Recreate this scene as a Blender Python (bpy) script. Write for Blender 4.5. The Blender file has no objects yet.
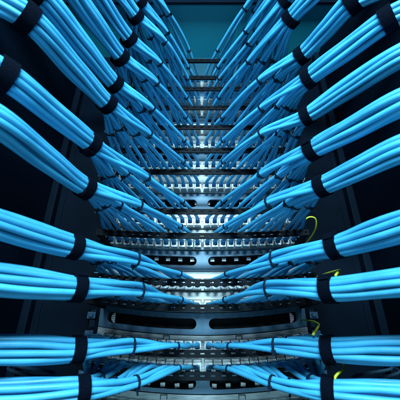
import bpy, bmesh, math, random
from mathutils import Vector, Matrix

random.seed(7)
scene = bpy.context.scene
C = scene.collection
R = math.radians

# ------------------------------------------------------------------ camera
cam_d = bpy.data.cameras.new('camera')
cam = bpy.data.objects.new('camera', cam_d)
C.objects.link(cam)
cam_d.sensor_width = 36.0
cam_d.lens = 36.0 * 294 / 400
cam_d.clip_start = 0.01
cam_d.clip_end = 50
cam.location = (-0.004, -0.4845, 0.0)
cam.rotation_euler = (R(90 + 25.5), 0, 0)
cam_d.dof.use_dof = True
cam_d.dof.focus_distance = 0.40
cam_d.dof.aperture_fstop = 11.0
scene.camera = cam

# ------------------------------------------------------------------ world and lamps
world = bpy.data.worlds.new('World')
scene.world = world
world.use_nodes = True
bg = world.node_tree.nodes['Background']
bg.inputs[0].default_value = (0.10, 0.32, 0.60, 1)
bg.inputs[1].default_value = 0.035

def area_lamp(name, loc, target, sx, sy, power, col):
    l = bpy.data.lights.new(name, 'AREA')
    l.shape = 'RECTANGLE'; l.size = sx; l.size_y = sy
    l.energy = power; l.color = col
    o = bpy.data.objects.new(name, l); C.objects.link(o)
    o.location = loc
    o.rotation_euler = (Vector(target) - Vector(loc)).to_track_quat('-Z', 'Y').to_euler()
    return o
area_lamp('aisle_lamp', (0.0, -0.95, 0.50), (0, -0.05, 0.12), 0.62, 0.16, 26.0, (0.56, 0.90, 1.0))
area_lamp('low_aisle_lamp', (0.0, -0.80, -0.25), (0, -0.1, 0.30), 0.6, 0.2, 2.2, (0.42, 0.85, 1.0))

scene.view_settings.view_transform = 'Standard'
scene.view_settings.look = 'None'
scene.view_settings.gamma = 1.0
scene.view_settings.exposure = 0.0

# ------------------------------------------------------------------ materials
def mat(name, col, rough=0.5, metal=0.0, spec=0.5, vary=0.0, noise=0.0, nscale=60.0,
        bump=0.0, bscale=400.0, stretch=None, coat=0.0, rvar=0.0):
    m = bpy.data.materials.new(name); m.use_nodes = True
    nt = m.node_tree; n = nt.nodes; b = n['Principled BSDF']
    b.inputs['Base Color'].default_value = (*col, 1)
    b.inputs['Roughness'].default_value = rough
    b.inputs['Metallic'].default_value = metal
    b.inputs['Specular IOR Level'].default_value = spec
    b.inputs['Coat Weight'].default_value = coat
    tc = n.new('ShaderNodeTexCoord'); mp = n.new('ShaderNodeMapping')
    nt.links.new(tc.outputs['Object'], mp.inputs[0])
    if stretch: mp.inputs['Scale'].default_value = stretch
    cur = None
    if noise > 0:
        t = n.new('ShaderNodeTexNoise'); t.inputs['Scale'].default_value = nscale
        t.inputs['Detail'].default_value = 5
        nt.links.new(mp.outputs[0], t.inputs['Vector'])
        r = n.new('ShaderNodeMapRange')
        r.inputs['From Min'].default_value = 0.3; r.inputs['From Max'].default_value = 0.7
        r.inputs['To Min'].default_value = 1 - noise; r.inputs['To Max'].default_value = 1 + noise * 0.6
        nt.links.new(t.outputs['Fac'], r.inputs['Value'])
        hsv = n.new('ShaderNodeHueSaturation'); hsv.inputs['Color'].default_value = (*col, 1)
        nt.links.new(r.outputs[0], hsv.inputs['Value'])
        cur = hsv
        if rvar > 0:
            r2 = n.new('ShaderNodeMapRange')
            r2.inputs['From Min'].default_value = 0.3; r2.inputs['From Max'].default_value = 0.7
            r2.inputs['To Min'].default_value = rough - rvar; r2.inputs['To Max'].default_value = rough + rvar
            nt.links.new(t.outputs['Fac'], r2.inputs['Value'])
            nt.links.new(r2.outputs[0], b.inputs['Roughness'])
        nt.links.new(hsv.outputs[0], b.inputs['Base Color'])
    if vary > 0:
        oi = n.new('ShaderNodeObjectInfo')
        r = n.new('ShaderNodeMapRange')
        r.inputs['To Min'].default_value = 1 - vary; r.inputs['To Max'].default_value = 1 + vary
        nt.links.new(oi.outputs['Random'], r.inputs['Value'])
        h2 = n.new('ShaderNodeHueSaturation'); h2.inputs['Color'].default_value = (*col, 1)
        if cur: nt.links.new(cur.outputs[0], h2.inputs['Color'])
        nt.links.new(r.outputs[0], h2.inputs['Value'])
        nt.links.new(h2.outputs[0], b.inputs['Base Color'])
    if bump > 0:
        t = n.new('ShaderNodeTexNoise'); t.inputs['Scale'].default_value = bscale
        t.inputs['Detail'].default_value = 3
        nt.links.new(mp.outputs[0], t.inputs['Vector'])
        bp = n.new('ShaderNodeBump'); bp.inputs['Strength'].default_value = bump
        bp.inputs['Distance'].default_value = 0.001
        nt.links.new(t.outputs['Fac'], bp.inputs['Height'])
        nt.links.new(bp.outputs[0], b.inputs['Normal'])
    return m

M = {
 'cable':  mat('cable_jacket', (0.046, 0.335, 0.585), 0.45, spec=0.42, vary=0.16, noise=0.18, nscale=38, rvar=0.12, bump=0.12, bscale=260),
 'boot':   mat('plug_boot', (0.015, 0.13, 0.30), 0.5),
 'plug':   mat('plug_shell', (0.62, 0.66, 0.70), 0.3, metal=0.85, noise=0.25, nscale=300),
 'steel':  mat('panel_steel', (0.44, 0.465, 0.49), 0.56, metal=0.6, noise=0.55, nscale=40, stretch=(1, 1, 9), bump=0.10, bscale=500, rvar=0.10),
 'jack':   mat('jack_metal', (0.44, 0.47, 0.50), 0.42, metal=0.45, vary=0.35, noise=0.45, nscale=220, rvar=0.1),
 'dark_clip': mat('dark_clip', (0.010, 0.016, 0.026), 0.45),
 'bar':    mat('black_bar', (0.0022, 0.0042, 0.008), 0.6, spec=0.10, noise=0.3, nscale=90),
 'slot':   mat('blue_grey_steel', (0.060, 0.135, 0.22), 0.42, metal=0.25, noise=0.22, nscale=24, bump=0.08, bscale=600, rvar=0.08),
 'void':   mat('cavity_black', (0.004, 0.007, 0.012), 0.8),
 'cabinet': mat('cabinet_navy', (0.0016, 0.0060, 0.015), 0.6, spec=0.06, noise=0.25, nscale=12, bump=0.06, bscale=900),
 'trim':   mat('cabinet_trim', (0.0024, 0.008, 0.018), 0.6, spec=0.06, noise=0.2, nscale=20),
 'roof':   mat('teal_roof', (0.008, 0.28, 0.40), 0.5, noise=0.10, nscale=9, bump=0.05, bscale=700),
 'velcro': mat('strap_fabric', (0.0016, 0.0034, 0.009), 0.95, spec=0.04, noise=0.45, nscale=700, bump=0.8, bscale=1500),
 'tie':    mat('zip_tie_nylon', (0.004, 0.009, 0.022), 0.4),
 'white':  mat('painted_light_white', (0.82, 0.84, 0.85), 0.4, noise=0.05),  # white that paints bright light: face glare, slot spots, vent half disc
 'yellow': mat('earth_wire', (0.58, 0.56, 0.04), 0.45, noise=0.12, nscale=80),
 'nut':    mat('cage_nut_steel', (0.09, 0.19, 0.32), 0.35, metal=0.7, noise=0.3, nscale=150),
 'rear': mat('dimmed_roof_teal', (0.004, 0.065, 0.11), 0.55, noise=0.15, nscale=12),  # roof teal darkened to offset the stronger lamp light on the rear plate
 'pink':   mat('pink_vent_light', (0.80, 0.52, 0.66), 0.5),
}

# ------------------------------------------------------------------ mesh helpers
class MB:
    def __init__(s): s.v = []; s.f = []
    def add(s, vs, fs):
        k = len(s.v); s.v += [tuple(v) for v in vs]; s.f += [tuple(i + k for i in f) for f in fs]
    def box(s, x0, x1, y0, y1, z0, z1, bend=None):
        vs = [(x, y, z) for x in (x0, x1) for y in (y0, y1) for z in (z0, z1)]
        s.add(vs, [(0,1,3,2),(4,6,7,5),(0,4,5,1),(2,3,7,6),(0,2,6,4),(1,5,7,3)])
    def mesh(s, name, m, smooth=False):
        me = bpy.data.meshes.new(name); me.from_pydata(s.v, [], s.f)
        bm = bmesh.new(); bm.from_mesh(me)
        bmesh.ops.recalc_face_normals(bm, faces=bm.faces)
        bm.to_mesh(me); bm.free()
        if smooth:
            for p in me.polygons: p.use_smooth = True
        me.materials.append(m)
        return me
def link(name, me, parent=None, loc=None):
    o = bpy.data.objects.new(name, me); C.objects.link(o)
    if parent: o.parent = parent
    if loc: o.location = loc
    return o
def bevel(o, w, seg=2):
    b = o.modifiers.new('bevel', 'BEVEL'); b.width = w; b.segments = seg; b.limit_method = 'ANGLE'
def thing(name, label, cat, loc=(0, 0, 0), group=None):
    o = bpy.data.objects.new(name, None); C.objects.link(o)
    o.empty_display_size = 0.02
    o.location = loc; o['label'] = label; o['category'] = cat
    if group: o['group'] = group
    return o

def catmull(pts, step=0.006):
    P = [Vector(p) for p in pts]
    P = [P[0] * 2 - P[1]] + P + [P[-1] * 2 - P[-2]]
    out = []
    for k in range(1, len(P) - 2):
        p0, p1, p2, p3 = P[k-1:k+3]
        t0 = 0; t1 = t0 + max((p1-p0).length, 1e-6) ** 0.5; t2 = t1 + max((p2-p1).length, 1e-6) ** 0.5
        t3 = t2 + max((p3-p2).length, 1e-6) ** 0.5
        n = max(3, int((p2-p1).length / step))
        for i in range(n):
            t = t1 + (t2-t1) * i / n
            A1 = p0*((t1-t)/(t1-t0)) + p1*((t-t0)/(t1-t0))
            A2 = p1*((t2-t)/(t2-t1)) + p2*((t-t1)/(t2-t1))
            A3 = p2*((t3-t)/(t3-t2)) + p3*((t-t2)/(t3-t2))
            B1 = A1*((t2-t)/(t2-t0)) + A2*((t-t0)/(t2-t0))
            B2 = A2*((t3-t)/(t3-t1)) + A3*((t-t1)/(t3-t1))
            out.append(B1*((t2-t)/(t2-t1)) + B2*((t-t1)/(t2-t1)))
    out.append(P[-2])
    return out

def tube(path, r, sides=12):
    mb = MB(); n = len(path); vs = []
    T = [(path[min(i+1, n-1)] - path[max(i-1, 0)]).normalized() for i in range(n)]
    up = Vector((0, 0, 1)); N = (up - T[0]*up.dot(T[0])).normalized()
    for i in range(n):
        N = (N - T[i]*N.dot(T[i])).normalized(); B = T[i].cross(N)
        for k in range(sides):
            a = 2*math.pi*k/sides
            vs.append(path[i] + (N*math.cos(a) + B*math.sin(a))*r)
    fs = [(i*sides+k, i*sides+(k+1) % sides, (i+1)*sides+(k+1) % sides, (i+1)*sides+k)
          for i in range(n-1) for k in range(sides)]
    fs.append(tuple(range(sides))[::-1]); fs.append(tuple((n-1)*sides+k for k in range(sides)))
    mb.add(vs, fs)
    return mb

# ------------------------------------------------------------------ layout of the rack
W = 0.158                                   # half width of a panel
ROWS = [-.031, -.0075, .045, .0773, .143, .181, .25, .291, .339, .383, .429, .458, .504]
FACE = [(-.042, -.0145), (-.0145, .0065), (.038, .070), (.070, .101), (.136, .174), (.174, .205),
        (.243, .284), (.284, .315), (.332, .376), (.376, .407), (.422, .451), (.451, .482), (.497, .528)]
SLOTS = [(-.068, -.042), (.0065, .038), (.101, .136), (.205, .243), (.315, .332), (.407, .422), (.482, .497)]
STRAP_L = [(.110, -.172), (.119, -.175), (.112, -.219), (.122, -.219), (.123, -.216), (.117, -.236), (.114, -.22),
           (.112, -.215), (.110, -.213), (.105, -.207), (.099, -.21), (.096, -.213), (.091, -.211)]
STRAP_R = [(.113, -.170), (.118, -.172), (.109, -.219), (.122, -.219), (.123, -.216), (.115, -.227), (.129, -.2),
           (.129, -.224), (.130, -.217), (.116, -.237), (.118, -.231), (.115, -.234), (.113, -.228)]
BAR_Y = -0.080
NC = 12
PITCH = 0.0128
X0 = 0.0080
RC = 0.00277                                 # cable radius

def sag(x, z):                              # the lower panels are bowed, their ends stand higher
    a = 0.0125 * max(0.0, min(1.0, (0.25 - z) / 0.22))
    return a * (x / W) ** 2

ORD = ['lowest', 'second', 'third', 'fourth', 'fifth', 'sixth', 'seventh', 'eighth', 'ninth', 'tenth',
       'eleventh', 'twelfth', 'topmost']

# ------------------------------------------------------------------ cabinet
cab = thing('rack_cabinet', 'dark navy rack cabinet with teal roof holding all the patch panels', 'rack', (0, 0, -0.25))
def cpart(name, mb, m, bev=0.0, parent=cab):
    o = link(name, mb.mesh(name, m), parent)
    o.matrix_parent_inverse = Matrix.Identity(4)
    p = parent
    off = Vector((0, 0, 0))
    while p: off += p.location; p = p.parent
    o.data.transform(Matrix.Translation(-off))
    if bev: bevel(o, bev)
    return o
def cbox(name, x0, x1, y0, y1, z0, z1, m, bev=0.0, parent=cab):
    mb = MB(); mb.box(x0, x1, y0, y1, z0, z1)
    return cpart(name, mb, m, bev, parent)

for s in (-1, 1):
    # slotted mounting post: two rails and rungs leave real square holes
    mb = MB()
    for a, b in ((.1605, .1665), (.1765, .196)):
        x0, x1 = sorted((s*a, s*b)); mb.box(x0, x1, .006, .010, -.25, .62)
    z = -.25
    while z < .615:
        x0, x1 = sorted((s*.1665, s*.1765)); mb.box(x0, x1, .0062, .0098, z, z + .005); z += .0155
    post = cpart('post', mb, M['cabinet'])
    for (z0, z1) in SLOTS + FACE:
        zc = (z0 + z1)/2 + sag(W, z0)
        nb = MB()
        x0, x1 = sorted((s*.1645, s*.1775))
        nb.box(x0, x1, -.001, .0058, zc - .005, zc + .005)
        nb.box(x0 + .003, x1 - .003, -.004, -.001, zc - .0028, zc + .0028)
        cpart('cage_nut', nb, M['nut'], .0008, post)
    x0, x1 = sorted((s*.197, s*.266)); cbox('infill_panel', x0, x1, .010, .016, -.25, .62, M['cabinet'])
    x0, x1 = sorted((s*.2665, s*.279)); cbox('trim_rail', x0, x1, -.004, .016, -.25, .62, M['trim'], .0015)
    x0, x1 = sorted((s*.2555, s*.2575)); cbox('panel_seam', x0, x1, .0085, .0099, -.25, .62, M['trim'])
    x0, x1 = sorted((s*.2795, s*.292)); cbox('side_panel', x0, x1, -.36, .016, -.25, .62, M['cabinet'])
cbox('rear_plate', -.196, .196, .012, .018, .529, .62, M['rear'])
rf = cbox('roof', -.292, .292, -.117, .030, .6205, .628, M['roof'])
cbox('roof_lip', -.292, .292, -.124, -.1175, .612, .628, M['cabinet'], .001, rf)
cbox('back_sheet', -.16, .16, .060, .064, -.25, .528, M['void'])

# ------------------------------------------------------------------ patch panels
def bent_plate(x0, x1, y0, y1, z0, z1, zr, n=24):
    mb = MB(); vs = []; fs = []
    for i in range(n + 1):
        x = x0 + (x1 - x0)*i/n; d = sag(x, zr)
        vs += [(x, y0, z0 + d), (x, y0, z1 + d), (x, y1, z1 + d), (x, y1, z0 + d)]
    for i in range(n):
        for k in range(4):
            fs.append((4*i + k, 4*i + (k+1) % 4, 4*i + 4 + (k+1) % 4, 4*i + 4 + k))
    fs += [(0, 1, 2, 3), (4*n, 4*n+3, 4*n+2, 4*n+1)]
    mb.add(vs, fs)
    return mb

# one jack: shielded body with a stepped shroud and a cable entry collar
jm = MB()
jm.box(-.0056, .0056, -.0130, -.0006, -.0068, .0040)
jm.box(-.0063, .0063, -.0085, -.0004, -.0078, -.0069)
jm.box(-.0046, .0046, -.0150, -.0131, -.0060, .0020)
jm.box(-.0045, .0045, -.0215, -.0131, -.0092, -.0062)
jm.box(-.0045, -.0037, -.0215, -.0151, -.0061, -.0020)
jm.box(.0037, .0045, -.0215, -.0151, -.0061, -.0020)
JACK = jm.mesh('jack', M['jack'])
km = MB()                                    # dark wire clip bent over the jack
km.box(-.0062, -.0052, -.0105, -.0091, .0041, .0078)
km.box(.0052, .0062, -.0105, -.0091, .0041, .0078)
km.box(-.0062, .0062, -.0105, -.0091, .0079, .0089)
CLIP = km.mesh('latch', M['dark_clip'])
bm_ = MB()                                   # small black bracket on the panel edge
bm_.box(-.0050, -.0040, -.0026, -.0012, -.0028, .0028)
bm_.box(.0040, .0050, -.0026, -.0012, -.0028, .0028)
bm_.box(-.0039, .0039, -.0026, -.0012, .0018, .0028)
BRK = bm_.mesh('bracket', M['dark_clip'])

def make_bar(z):
    # slotted lacing bar: two rails and bridges, real gaps between them
    mb = MB()
    top = z - RC - .0004
    def rail(y0, y1, za, zb):
        q = bent_plate(-.150, .150, y0, y1, za, zb, z); mb.add(q.v, q.f)
    rail(BAR_Y - .0012, BAR_Y + .0012, top - .0034, top)
    rail(BAR_Y - .0012, BAR_Y + .0012, top - .0088, top - .0050)
    x = -.1495
    while x < .150:
        d = sag(x, z)
        mb.box(x, x + .0072, BAR_Y - .0010, BAR_Y + .0010, top - .0051 + d, top - .0033 + d)
        x += .0126
    rail(BAR_Y + .0013, BAR_Y + .0085, top - .0014, top - .0002)
    for s in (-1, 1):                        # arms back to the panel
        x0, x1 = sorted((s*.1505, s*.1535)); d = sag(.152, z)
        mb.box(x0, x1, BAR_Y - .001, -.0015, top - .0088 + d, top + d)
    return mb

panels = []
for k, (z, (f0, f1)) in enumerate(zip([-.082] + ROWS, [(-.100, -.068)] + FACE)):
    zz = f0 + .008
    if k == 0:
        lab = 'silver patch panel cut off by the bottom edge of the picture'
    else:
        w = ORD[k-1]
        lab = 'silver patch panel with black slotted lacing bar, %s of the cabled panels%s' % (
            w, '' if w in ('lowest', 'topmost') else ' from the bottom')
    t = thing('patch_panel', lab, 'patch panel', (0, 0, f0), 'patch panels stacked in the rack')
    zj = max(f0 + .0095, min(z - .002, f0 + .0125))
    mb = bent_plate(-W, W, -.0012, .0015, .0006, f1 - f0 - .0006, f0)
    mb2 = bent_plate(-W, W, -.0060, -.00125, .0006, .0016, f0)        # folded lower lip
    mb.add(mb2.v, mb2.f)
    link('face_plate', mb.mesh('face_plate', M['steel']), t)
    for s in (-1, 1):
        for i in range(NC):
            x = s*(X0 + PITCH*i)
            j = link('jack', JACK, t, (x, -.0008, zj - f0 + sag(x, f0)))
            if f1 - f0 > .022:
                link('latch', CLIP, j, (0, 0, 0))
        x = s*.054
        link('bracket', BRK, t, (x, 0, f1 - f0 - .004 + sag(x, f0)))
    if k in (3, 4, 5, 6):                    # white strip painting the bright glare mid-face
        link('glare_strip', bent_plate(-.036, .036, -.0021, -.0013, .0150, f1 - f0 - .0035, f0, 8).mesh('glare_strip', M['white']), t)
    if k > 0:
        b = make_bar(z); b.v = [(x, y, q - f0) for x, y, q in b.v]
        link('lacing_bar', b.mesh('lacing_bar', M['bar']), t)
    panels.append((t, zj))

# ------------------------------------------------------------------ slotted filler panels
def slotted(z0, z1, n=150):
    zr = z0; mb = MB(); h = z1 - z0
    hh = min(.0075, h*.28); zc = h*.50
    a, b = .0095, .146
    def half(x):
        ax = abs(x)
        if ax <= a or ax >= b: return 0.0
        e = min(ax - a, b - ax)
        return hh if e >= hh else math.sqrt(max(0, hh*hh - (hh - e)**2))
    xs = set()
    for i in range(61): xs.add(round(-W + 2*W*i/60, 5))
    for s in (-1, 1):
        for q in range(9):
            e = hh*(1 - math.cos(math.pi/2*q/8))
            xs.add(round(s*(a + e), 5)); xs.add(round(s*(b - e), 5))
    xs = sorted(xs)
    yf, yb = -.0012, .0040
    for x0, x1 in zip(xs, xs[1:]):
        d0, d1 = sag(x0, zr), sag(x1, zr); h0, h1 = half(x0), half(x1)
        T = [(x0, .0006 + d0), (x1, .0006 + d1), (x1, zc - h1 + d1), (x0, zc - h0 + d0)]
        U = [(x0, zc + h0 + d0), (x1, zc + h1 + d1), (x1, h - .0006 + d1), (x0, h - .0006 + d0)]
        for q in (T, U):
            mb.add([(x, yf, z) for x, z in q], [(0, 1, 2, 3)])
        if h0 > 0 or h1 > 0:
            mb.add([(x0, yf, zc - h0 + d0), (x1, yf, zc - h1 + d1), (x1, yb, zc - h1 + d1), (x0, yb, zc - h0 + d0)], [(0, 1, 2, 3)])
            mb.add([(x0, yf, zc + h0 + d0), (x1, yf, zc + h1 + d1), (x1, yb, zc + h1 + d1), (x0, yb, zc + h0 + d0)], [(3, 2, 1, 0)])
        mb.add([(x0, yf, .0006 + d0), (x1, yf, .0006 + d1), (x1, yb, .0006 + d1), (x0, yb, .0006 + d0)], [(3, 2, 1, 0)])
        mb.add([(x0, yf, h - .0006 + d0), (x1, yf, h - .0006 + d1), (x1, yb, h - .0006 + d1), (x0, yb, h - .0006 + d0)], [(0, 1, 2, 3)])
    return mb, hh, zc
cm = MB(); cm.box(-.0034, .0034, -.0015, .0015, -.0026, .0026)
LIT_SPOT = cm.mesh('lit_spot', M['white'])  # white block painting a bright lit spot seen through the slot
SL = ['lowest', 'second lowest', 'third lowest', 'fourth lowest', 'third highest', 'second highest', 'topmost']
for k, (z0, z1) in enumerate(SLOTS):
    lab = 'blue grey filler panel with two long rounded slots, %s in the rack' % SL[k]
    if k == 1: lab = 'bowed blue grey panel with two long rounded slots and a white half disc of vent light'
    t = thing('filler_panel', lab, 'filler panel', (0, 0, z0), 'slotted filler panels between the patch panels')
    mb, hh, zc = slotted(z0, z1)
    link('face_plate', mb.mesh('face_plate', M['slot']), t)
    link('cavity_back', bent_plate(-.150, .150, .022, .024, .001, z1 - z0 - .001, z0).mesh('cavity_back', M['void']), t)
    if k in (0, 2, 3):
        dz = zc + hh - .0034 if k != 0 else zc - hh + .0032
        for s in (-1, 1):
            for i in range(7):
                x = s*(.0105 + .0205*i + (.006 if k != 3 else 0))
                if abs(x) > .137: continue
                o = link('lit_spot', LIT_SPOT, t, (x + random.uniform(-.001, .001), .010, dz + sag(x, z0)))
                o.rotation_euler = (0, R(random.uniform(-8, 8)), 0)
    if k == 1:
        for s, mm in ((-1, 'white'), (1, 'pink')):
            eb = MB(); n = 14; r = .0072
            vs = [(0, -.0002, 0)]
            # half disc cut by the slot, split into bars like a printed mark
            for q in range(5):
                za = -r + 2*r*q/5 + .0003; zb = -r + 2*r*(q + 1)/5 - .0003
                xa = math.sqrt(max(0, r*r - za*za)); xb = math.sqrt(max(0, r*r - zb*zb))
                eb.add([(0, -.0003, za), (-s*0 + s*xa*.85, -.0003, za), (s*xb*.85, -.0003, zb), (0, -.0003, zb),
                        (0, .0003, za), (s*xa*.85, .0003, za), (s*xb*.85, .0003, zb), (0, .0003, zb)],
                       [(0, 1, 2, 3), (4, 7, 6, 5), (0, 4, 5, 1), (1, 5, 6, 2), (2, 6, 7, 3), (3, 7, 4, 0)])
            link('vent_light', eb.mesh('vent_light', M[mm]), t, (s*.134, .0006, zc + sag(.134, z0)))

# ------------------------------------------------------------------ cable bundles
G = [(0, 1, 2), (3, 4, 5), (6, 7, 8), (9, 10, 11)]
GI = {i: (g, q) for g, gr in enumerate(G) for q, i in enumerate(gr)}
QUAD = [(-.5, -.5), (.5, -.5), (-.5, .5), (.5, .5)]
COL = [(-.32, -.78), (.42, -.02), (-.32, .74)]
TIES_LOW = [(.075, -.138), (.094, -.140), (.108, -.138), (.122, -.132)]
TIES = [(.0735, -.168), (.0950, -.170), (.1110, -.168), (.1250, -.163)]
TRI = [(-.5, -.29), (.5, -.29), (0, .58)]
bt = tube([Vector((0, -.012, -.001)), Vector((0, -.017, -.001)), Vector((0, -.0215, -.0006)), Vector((0, -.028, 0))], .0039, 10)
BOOT = bt.mesh('plug_boot', M['boot'], True)

def band(center, T, side, up, ra, rb, width, thick, jit=0.0, n=28, rng=None):
    """a flat closed strap round a bundle: a hoop with thickness"""
    mb = MB(); vs = []; fs = []
    ph = rng.uniform(0, 6.28)
    for k in range(n):
        a = 2*math.pi*k/n
        w = 1 + jit*math.sin(3*a + ph)
        d = side*math.cos(a)*ra*w + up*math.sin(a)*rb*w
        e = d.normalized()
        for (o, h) in ((0, -.5), (thick, -.5), (thick, .5), (0, .5)):
            vs.append(center + d + e*o + T*(h*width + jit*.02*math.sin(2*a + ph)*.2))
    for k in range(n):
        for q in range(4):
            fs.append((4*k + q, 4*k + (q+1) % 4, 4*((k+1) % n) + (q+1) % 4, 4*((k+1) % n) + q))
    mb.add(vs, fs)
    return mb

def wiggle(path, rng):
    a = [rng.uniform(0, 6.28) for _ in range(4)]; f1 = rng.uniform(.16, .28); f2 = rng.uniform(.3, .5)
    out = []
    for i, p in enumerate(path):
        w = min(1.0, i/12)*.00038
        out.append(p + Vector((w*math.sin(f1*i + a[0]), w*math.sin(f2*i + a[1]), w*(math.sin(f1*i*1.3 + a[2]) + .6*math.sin(f2*i + a[3])))))
    return out

def bundle(k, s):
    z = ROWS[k]; rng = random.Random(100*k + (7 if s > 0 else 0))
    _, zj = panels[k + 1]
    sx, sy = (STRAP_R if s > 0 else STRAP_L)[k]
    t = thing('cable_bundle', 'LABEL', 'cable bundle', (0, 0, z), 'blue cable bundles on both sides of the rack')
    side_w = 'right' if s > 0 else 'left'
    w = ORD[k]
    t['label'] = 'strapped bundle of light blue network cables on the %s side, %s%s' % (
        side_w, w, ' one' if w in ('lowest', 'topmost') else ' from the bottom')
    def V(x, y, zz): return Vector((s*x, y, zz))
    # spine of the bundle after the strap
    f = max(0.0, min(1.0, (z + .03) / .17))
    dzb = rng.uniform(-.002, .002)
    s2 = Vector((.185 + (.155 - .185)*f, (-.205 if k < 2 else -.235) + (-.322 + .235)*f, z + dzb + .002))
    s3 = Vector((.245 + (.214 - .245)*f, -.265 + (-.368 + .265)*f, z + dzb + .004))
    s4 = Vector((.262, -.300 + (-.425 + .300)*f, z - .008))
    if s > 0 and k >= 4:
        a = {4: (.163, -.282), 5: (.166, -.296), 6: (.190, -.285), 7: (.184, -.297), 8: (.165, -.285)}.get(k, (.155, -.300))
        s2 = Vector((a[0], a[1], z + dzb)); s3 = Vector((a[0] + .045, a[1] - .030, z + dzb)); s4 = Vector((.268, a[1] - .05, z - .006))
    s1 = Vector((sx, sy, z + dzb + (.001 if k else -.010)))
    if k == 0: s2.z -= .013; s3.z -= .017; s4.z -= .012
    if k == 2:
        q = .006 if s > 0 else .003
        s1.z -= q; s2.z -= q + .001; s3.z -= q + .001
    def frame(a, b):
        T = (b - a).normalized(); up = Vector((0, 0, 1)); L = up.cross(T)          # lateral, towards the rack/outside
        if L.y < 0 and abs(L.y) > abs(L.x): L = -L
        elif L.x < 0: L = -L
        L.normalize(); U = T.cross(L).normalized()
        if U.z < 0: U = -U
        return T, L, U
    tie0 = Vector(((TIES_LOW if k < 2 else TIES)[0][0], (TIES_LOW if k < 2 else TIES)[0][1], z))
    fr1 = frame(tie0, s2); fr2 = frame(s1, s3); fr3 = frame(s2, s4)
    mid = s1*.5 + s2*.5; frm = frame(s1, s2)
    D = 2*RC
    ph = rng.uniform(0, 6.28); ph2 = rng.uniform(0, 6.28)
    slots = [(.58*math.cos(ph + 2.0944*q), .58*math.sin(ph + 2.0944*q)) for q in range(3)] + \
            [(1.50*math.cos(ph2 + .6981*q), 1.50*math.sin(ph2 + .6981*q)) for q in range(9)]
    slots.sort(key=lambda c: c[0] + .15*c[1])
    low = 0 < k < 4
    ordered = []
    for gr in G:                             # cables of one tied group stay stacked in order
        ordered += sorted([slots[i] for i in gr], key=lambda c: c[1])
    slots = ordered
    def at(c, fr, sl, kx=1.0, jt=0.0):
        u, v = sl
        u += rng.uniform(-jt, jt); v += rng.uniform(-jt, jt)
        return c + fr[1]*(u*D*kx) + fr[2]*(v*D*kx)
    def M_(v): return Vector((s*v.x, v.y, v.z))
    loc = Vector((0, 0, z))
    tiept = []
    TZ = {0: -.009, 1: .001}.get(k, .002)
    for g, grp in enumerate(G):
        tx, ty = (TIES_LOW if k < 2 else TIES)[g]
        tx = tx*sx/.118 if g < 2 else tx
        c = Vector((tx + rng.uniform(-.003, .003), ty + rng.uniform(-.008, .008), z + RC*.6 + TZ + (0, .0005, -.001, .001)[g]*(1 if k else -2.5) + rng.uniform(-.001, .001)))
        b0 = Vector((X0 + PITCH*(G[g][1]), BAR_Y, z))
        T = ((s1 - c).normalized() + (c - b0).normalized()).normalized()
        L = Vector((0, 0, 1)).cross(T); L = L if L.x > 0 else -L
        L.normalize(); U = T.cross(L); U = U if U.z > 0 else -U
        tiept.append((c, T, L, U))
    for i in range(NC):
        g, gq = GI[i]
        x = X0 + PITCH*i
        d = sag(x, z)
        zs = zj + sag(x, FACE[k][0]) - .001
        c, T, L, U = tiept[g]
        o = (((-.5, 0), (.5, 0)) if len(G[g]) == 2 else COL if low and g < 2 else TRI)[gq]
        e = D*1.02
        tp = c + L*(o[0]*e) + U*(o[1]*e)
        lean = (tp.x - x)*.10
        pts = [Vector((x, -.024, zs)),
               Vector((x, -.034, zs + (z + d - zs)*.15)),
               Vector((x + lean*1.2 + rng.uniform(-.0016, .0016), -.058, zs + (z + d - zs)*.75 + .0008)),
               Vector((x + lean*2.2 + rng.uniform(-.001, .001), BAR_Y, z + d + rng.uniform(0, .0006))),
               Vector((x + lean*3.4, BAR_Y - .016, z + d*.9 + .0012 + rng.uniform(0, .001))),
               tp,
               at(s1, fr1, slots[i], .93),
               at(mid, frm, slots[i], 1.10, .17),
               at(s2, fr2, slots[i], 1.10),
               at((s2 + s3)*.5, fr2, slots[i], 1.16, .16),
               at(s3, fr3, slots[i], 1.0),
               at(s4, fr3, slots[i], 1.0)]
        path = wiggle([M_(p) - loc for p in catmull(pts)], rng)
        cb = link('cable', tube(path, RC, 12).mesh('cable', M['cable'], True), t)
        link('plug_boot', BOOT, cb, (s*x, 0, zs - z))
    for dy in (.020,):
        x = X0 + (tiept[0][0].x - X0)*.34
        p = Vector((s*x, BAR_Y - .016, ROWS[k] + .0012)) - loc
        T2 = Vector((s*.6, -.8, 0)); L2 = Vector((s*.8, .6, 0)); U2 = Vector((0, 0, 1))
        link('zip_tie', band(p, T2, L2, U2, RC*1.25, RC*1.25, .0024, .0008, 0, 16, rng).mesh('zip_tie', M['tie']), t)
    for g in range(4):
        c, T, L, U = tiept[g]
        lo = M_(c) - loc; T2, L2, U2 = (Vector((s*q.x, q.y, q.z)) for q in (T, L, U))
        lo = lo + U2*(D*(0 if len(G[g]) == 2 or (low and g < 2) else .08))
        hb = band(lo, T2, L2, U2, (1.12 if low and g < 2 else 1.08)*D, (1.44 if low and g < 2 else .60 if len(G[g]) == 2 else 1.08)*D, .0024, .0008, 0, 24, rng)
        a = rng.choice((-1.9, -1.2, -2.4))
        hd = lo + L2*(math.cos(a)*D*1.12) + U2*(math.sin(a)*D*(1.45 if low and g < 2 else .7 if len(G[g]) == 2 else 1.12))
        q = MB(); q.box(-.0022, .0022, -.0020, .0020, -.0016, .0016)
        hb.add([hd + T2*v[0] + L2*v[1] + U2*v[2] for v in q.v], q.f)
        e = (hd - lo).normalized()
        q = MB(); q.box(-.0010, .0010, -.0004, .0004, 0, rng.uniform(.003, .006))
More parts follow.
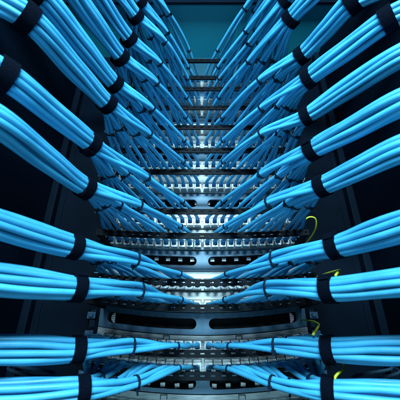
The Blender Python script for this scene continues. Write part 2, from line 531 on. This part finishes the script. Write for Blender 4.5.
        hb.add([hd + T2*v[0] + L2*v[1] + e*v[2] for v in q.v], q.f)
        link('zip_tie', hb.mesh('zip_tie', M['tie'], False), t)
    for c, fr, wd, ks in ((s1, fr1, .0108, 1.92), ((s3, fr3, .0120, 2.06) if (s > 0 and k in (4, 5, 6)) or (s < 0 and k == 4) else (s2, fr2, .0120, 2.24))):
        lo = M_(c) - loc; T2, L2, U2 = (Vector((s*q.x, q.y, q.z)) for q in fr)
        sb = band(lo, T2, L2, U2, D*ks, D*ks, wd, .0014, .012, 36, rng)
        # loose overlapping end of the strap
        a0 = rng.uniform(0, 6.28)
        vs = []; fs = []; n = 8
        for j in range(n + 1):
            a = a0 + .13*j; rr = D*ks + .0016
            e = L2*math.cos(a) + U2*math.sin(a)
            for (oo, h) in ((0, -.46), (.0014, -.46), (.0014, .46), (0, .46)):
                vs.append(lo + e*(rr + oo) + T2*(h*wd))
        for j in range(n):
            for q in range(4): fs.append((4*j + q, 4*j + (q+1) % 4, 4*j + 4 + (q+1) % 4, 4*j + 4 + q))
        fs += [(0, 1, 2, 3), (4*n, 4*n+3, 4*n+2, 4*n+1)]
        sb.add(vs, fs)
        o = link('strap', sb.mesh('strap', M['velcro'], False), t)
    return t
for k in range(len(ROWS)):
    for s in (-1, 1):
        bundle(k, s)

# ------------------------------------------------------------------ green-yellow earth wires on the right
WIRES = [
 ('thin yellow earth wire hooked out beside the upper right lacing bar', [(.146, -.088, .156), (.153, -.092, .160), (.162, -.090, .159), (.167, -.075, .150), (.166, -.04, .141), (.164, -.004, .140)]),
 ('yellow earth wire arching onto the third right bundle from the bottom', [(.146, -.10, .0735), (.146, -.13, .0715), (.143, -.165, .0675), (.135, -.19, .0625), (.124, -.208, .0565), (.111, -.223, .047)]),
 ('yellow earth wire running from the bowed filler panel end to the second right bundle', [(.150, -.004, .028), (.146, -.06, .023), (.138, -.10, .0185), (.128, -.130, .0150), (.116, -.155, .0105), (.106, -.170, .005)]),
 ('short yellow earth wire above the lowest right bundle', [(.152, -.03, -.020), (.154, -.08, -.021), (.149, -.125, -.0225), (.136, -.155, -.0255), (.120, -.172, -.030), (.112, -.178, -.038)]),
]
for lab, pts in WIRES:
    p0 = Vector(pts[0])
    o = link('earth_wire', tube([p - p0 for p in catmull(pts, .004)], .0012, 8).mesh('earth_wire', M['yellow'], True), None, p0)
    o['label'] = lab; o['category'] = 'wire'; o['group'] = 'earth wires on the right'

# ------------------------------------------------------------------ wire loop brackets on the cabinet sides
for s in (-1, 1):
    zb = -.031 if s > 0 else -.028
    pts = [(s*.262, .006, zb), (s*.228, -.075, zb), (s*.147, -.150, zb - .001), (s*.143, -.157, zb - .002), (s*.149, -.161, zb - .003),
           (s*.212, -.108, zb - .003), (s*.245, -.060, zb - .003), (s*.268, .008, zb - .003)]
    p0 = Vector(pts[0])
    o = link('cable_ring', tube([p - p0 for p in catmull(pts, .006)], .0016, 8).mesh('cable_ring', M['slot'], True), None, p0)
    o['label'] = 'thin dark metal cable ring sticking out between the two lowest %s bundles' % ('right' if s > 0 else 'left')
    o['category'] = 'cable ring'; o['group'] = 'cable rings'
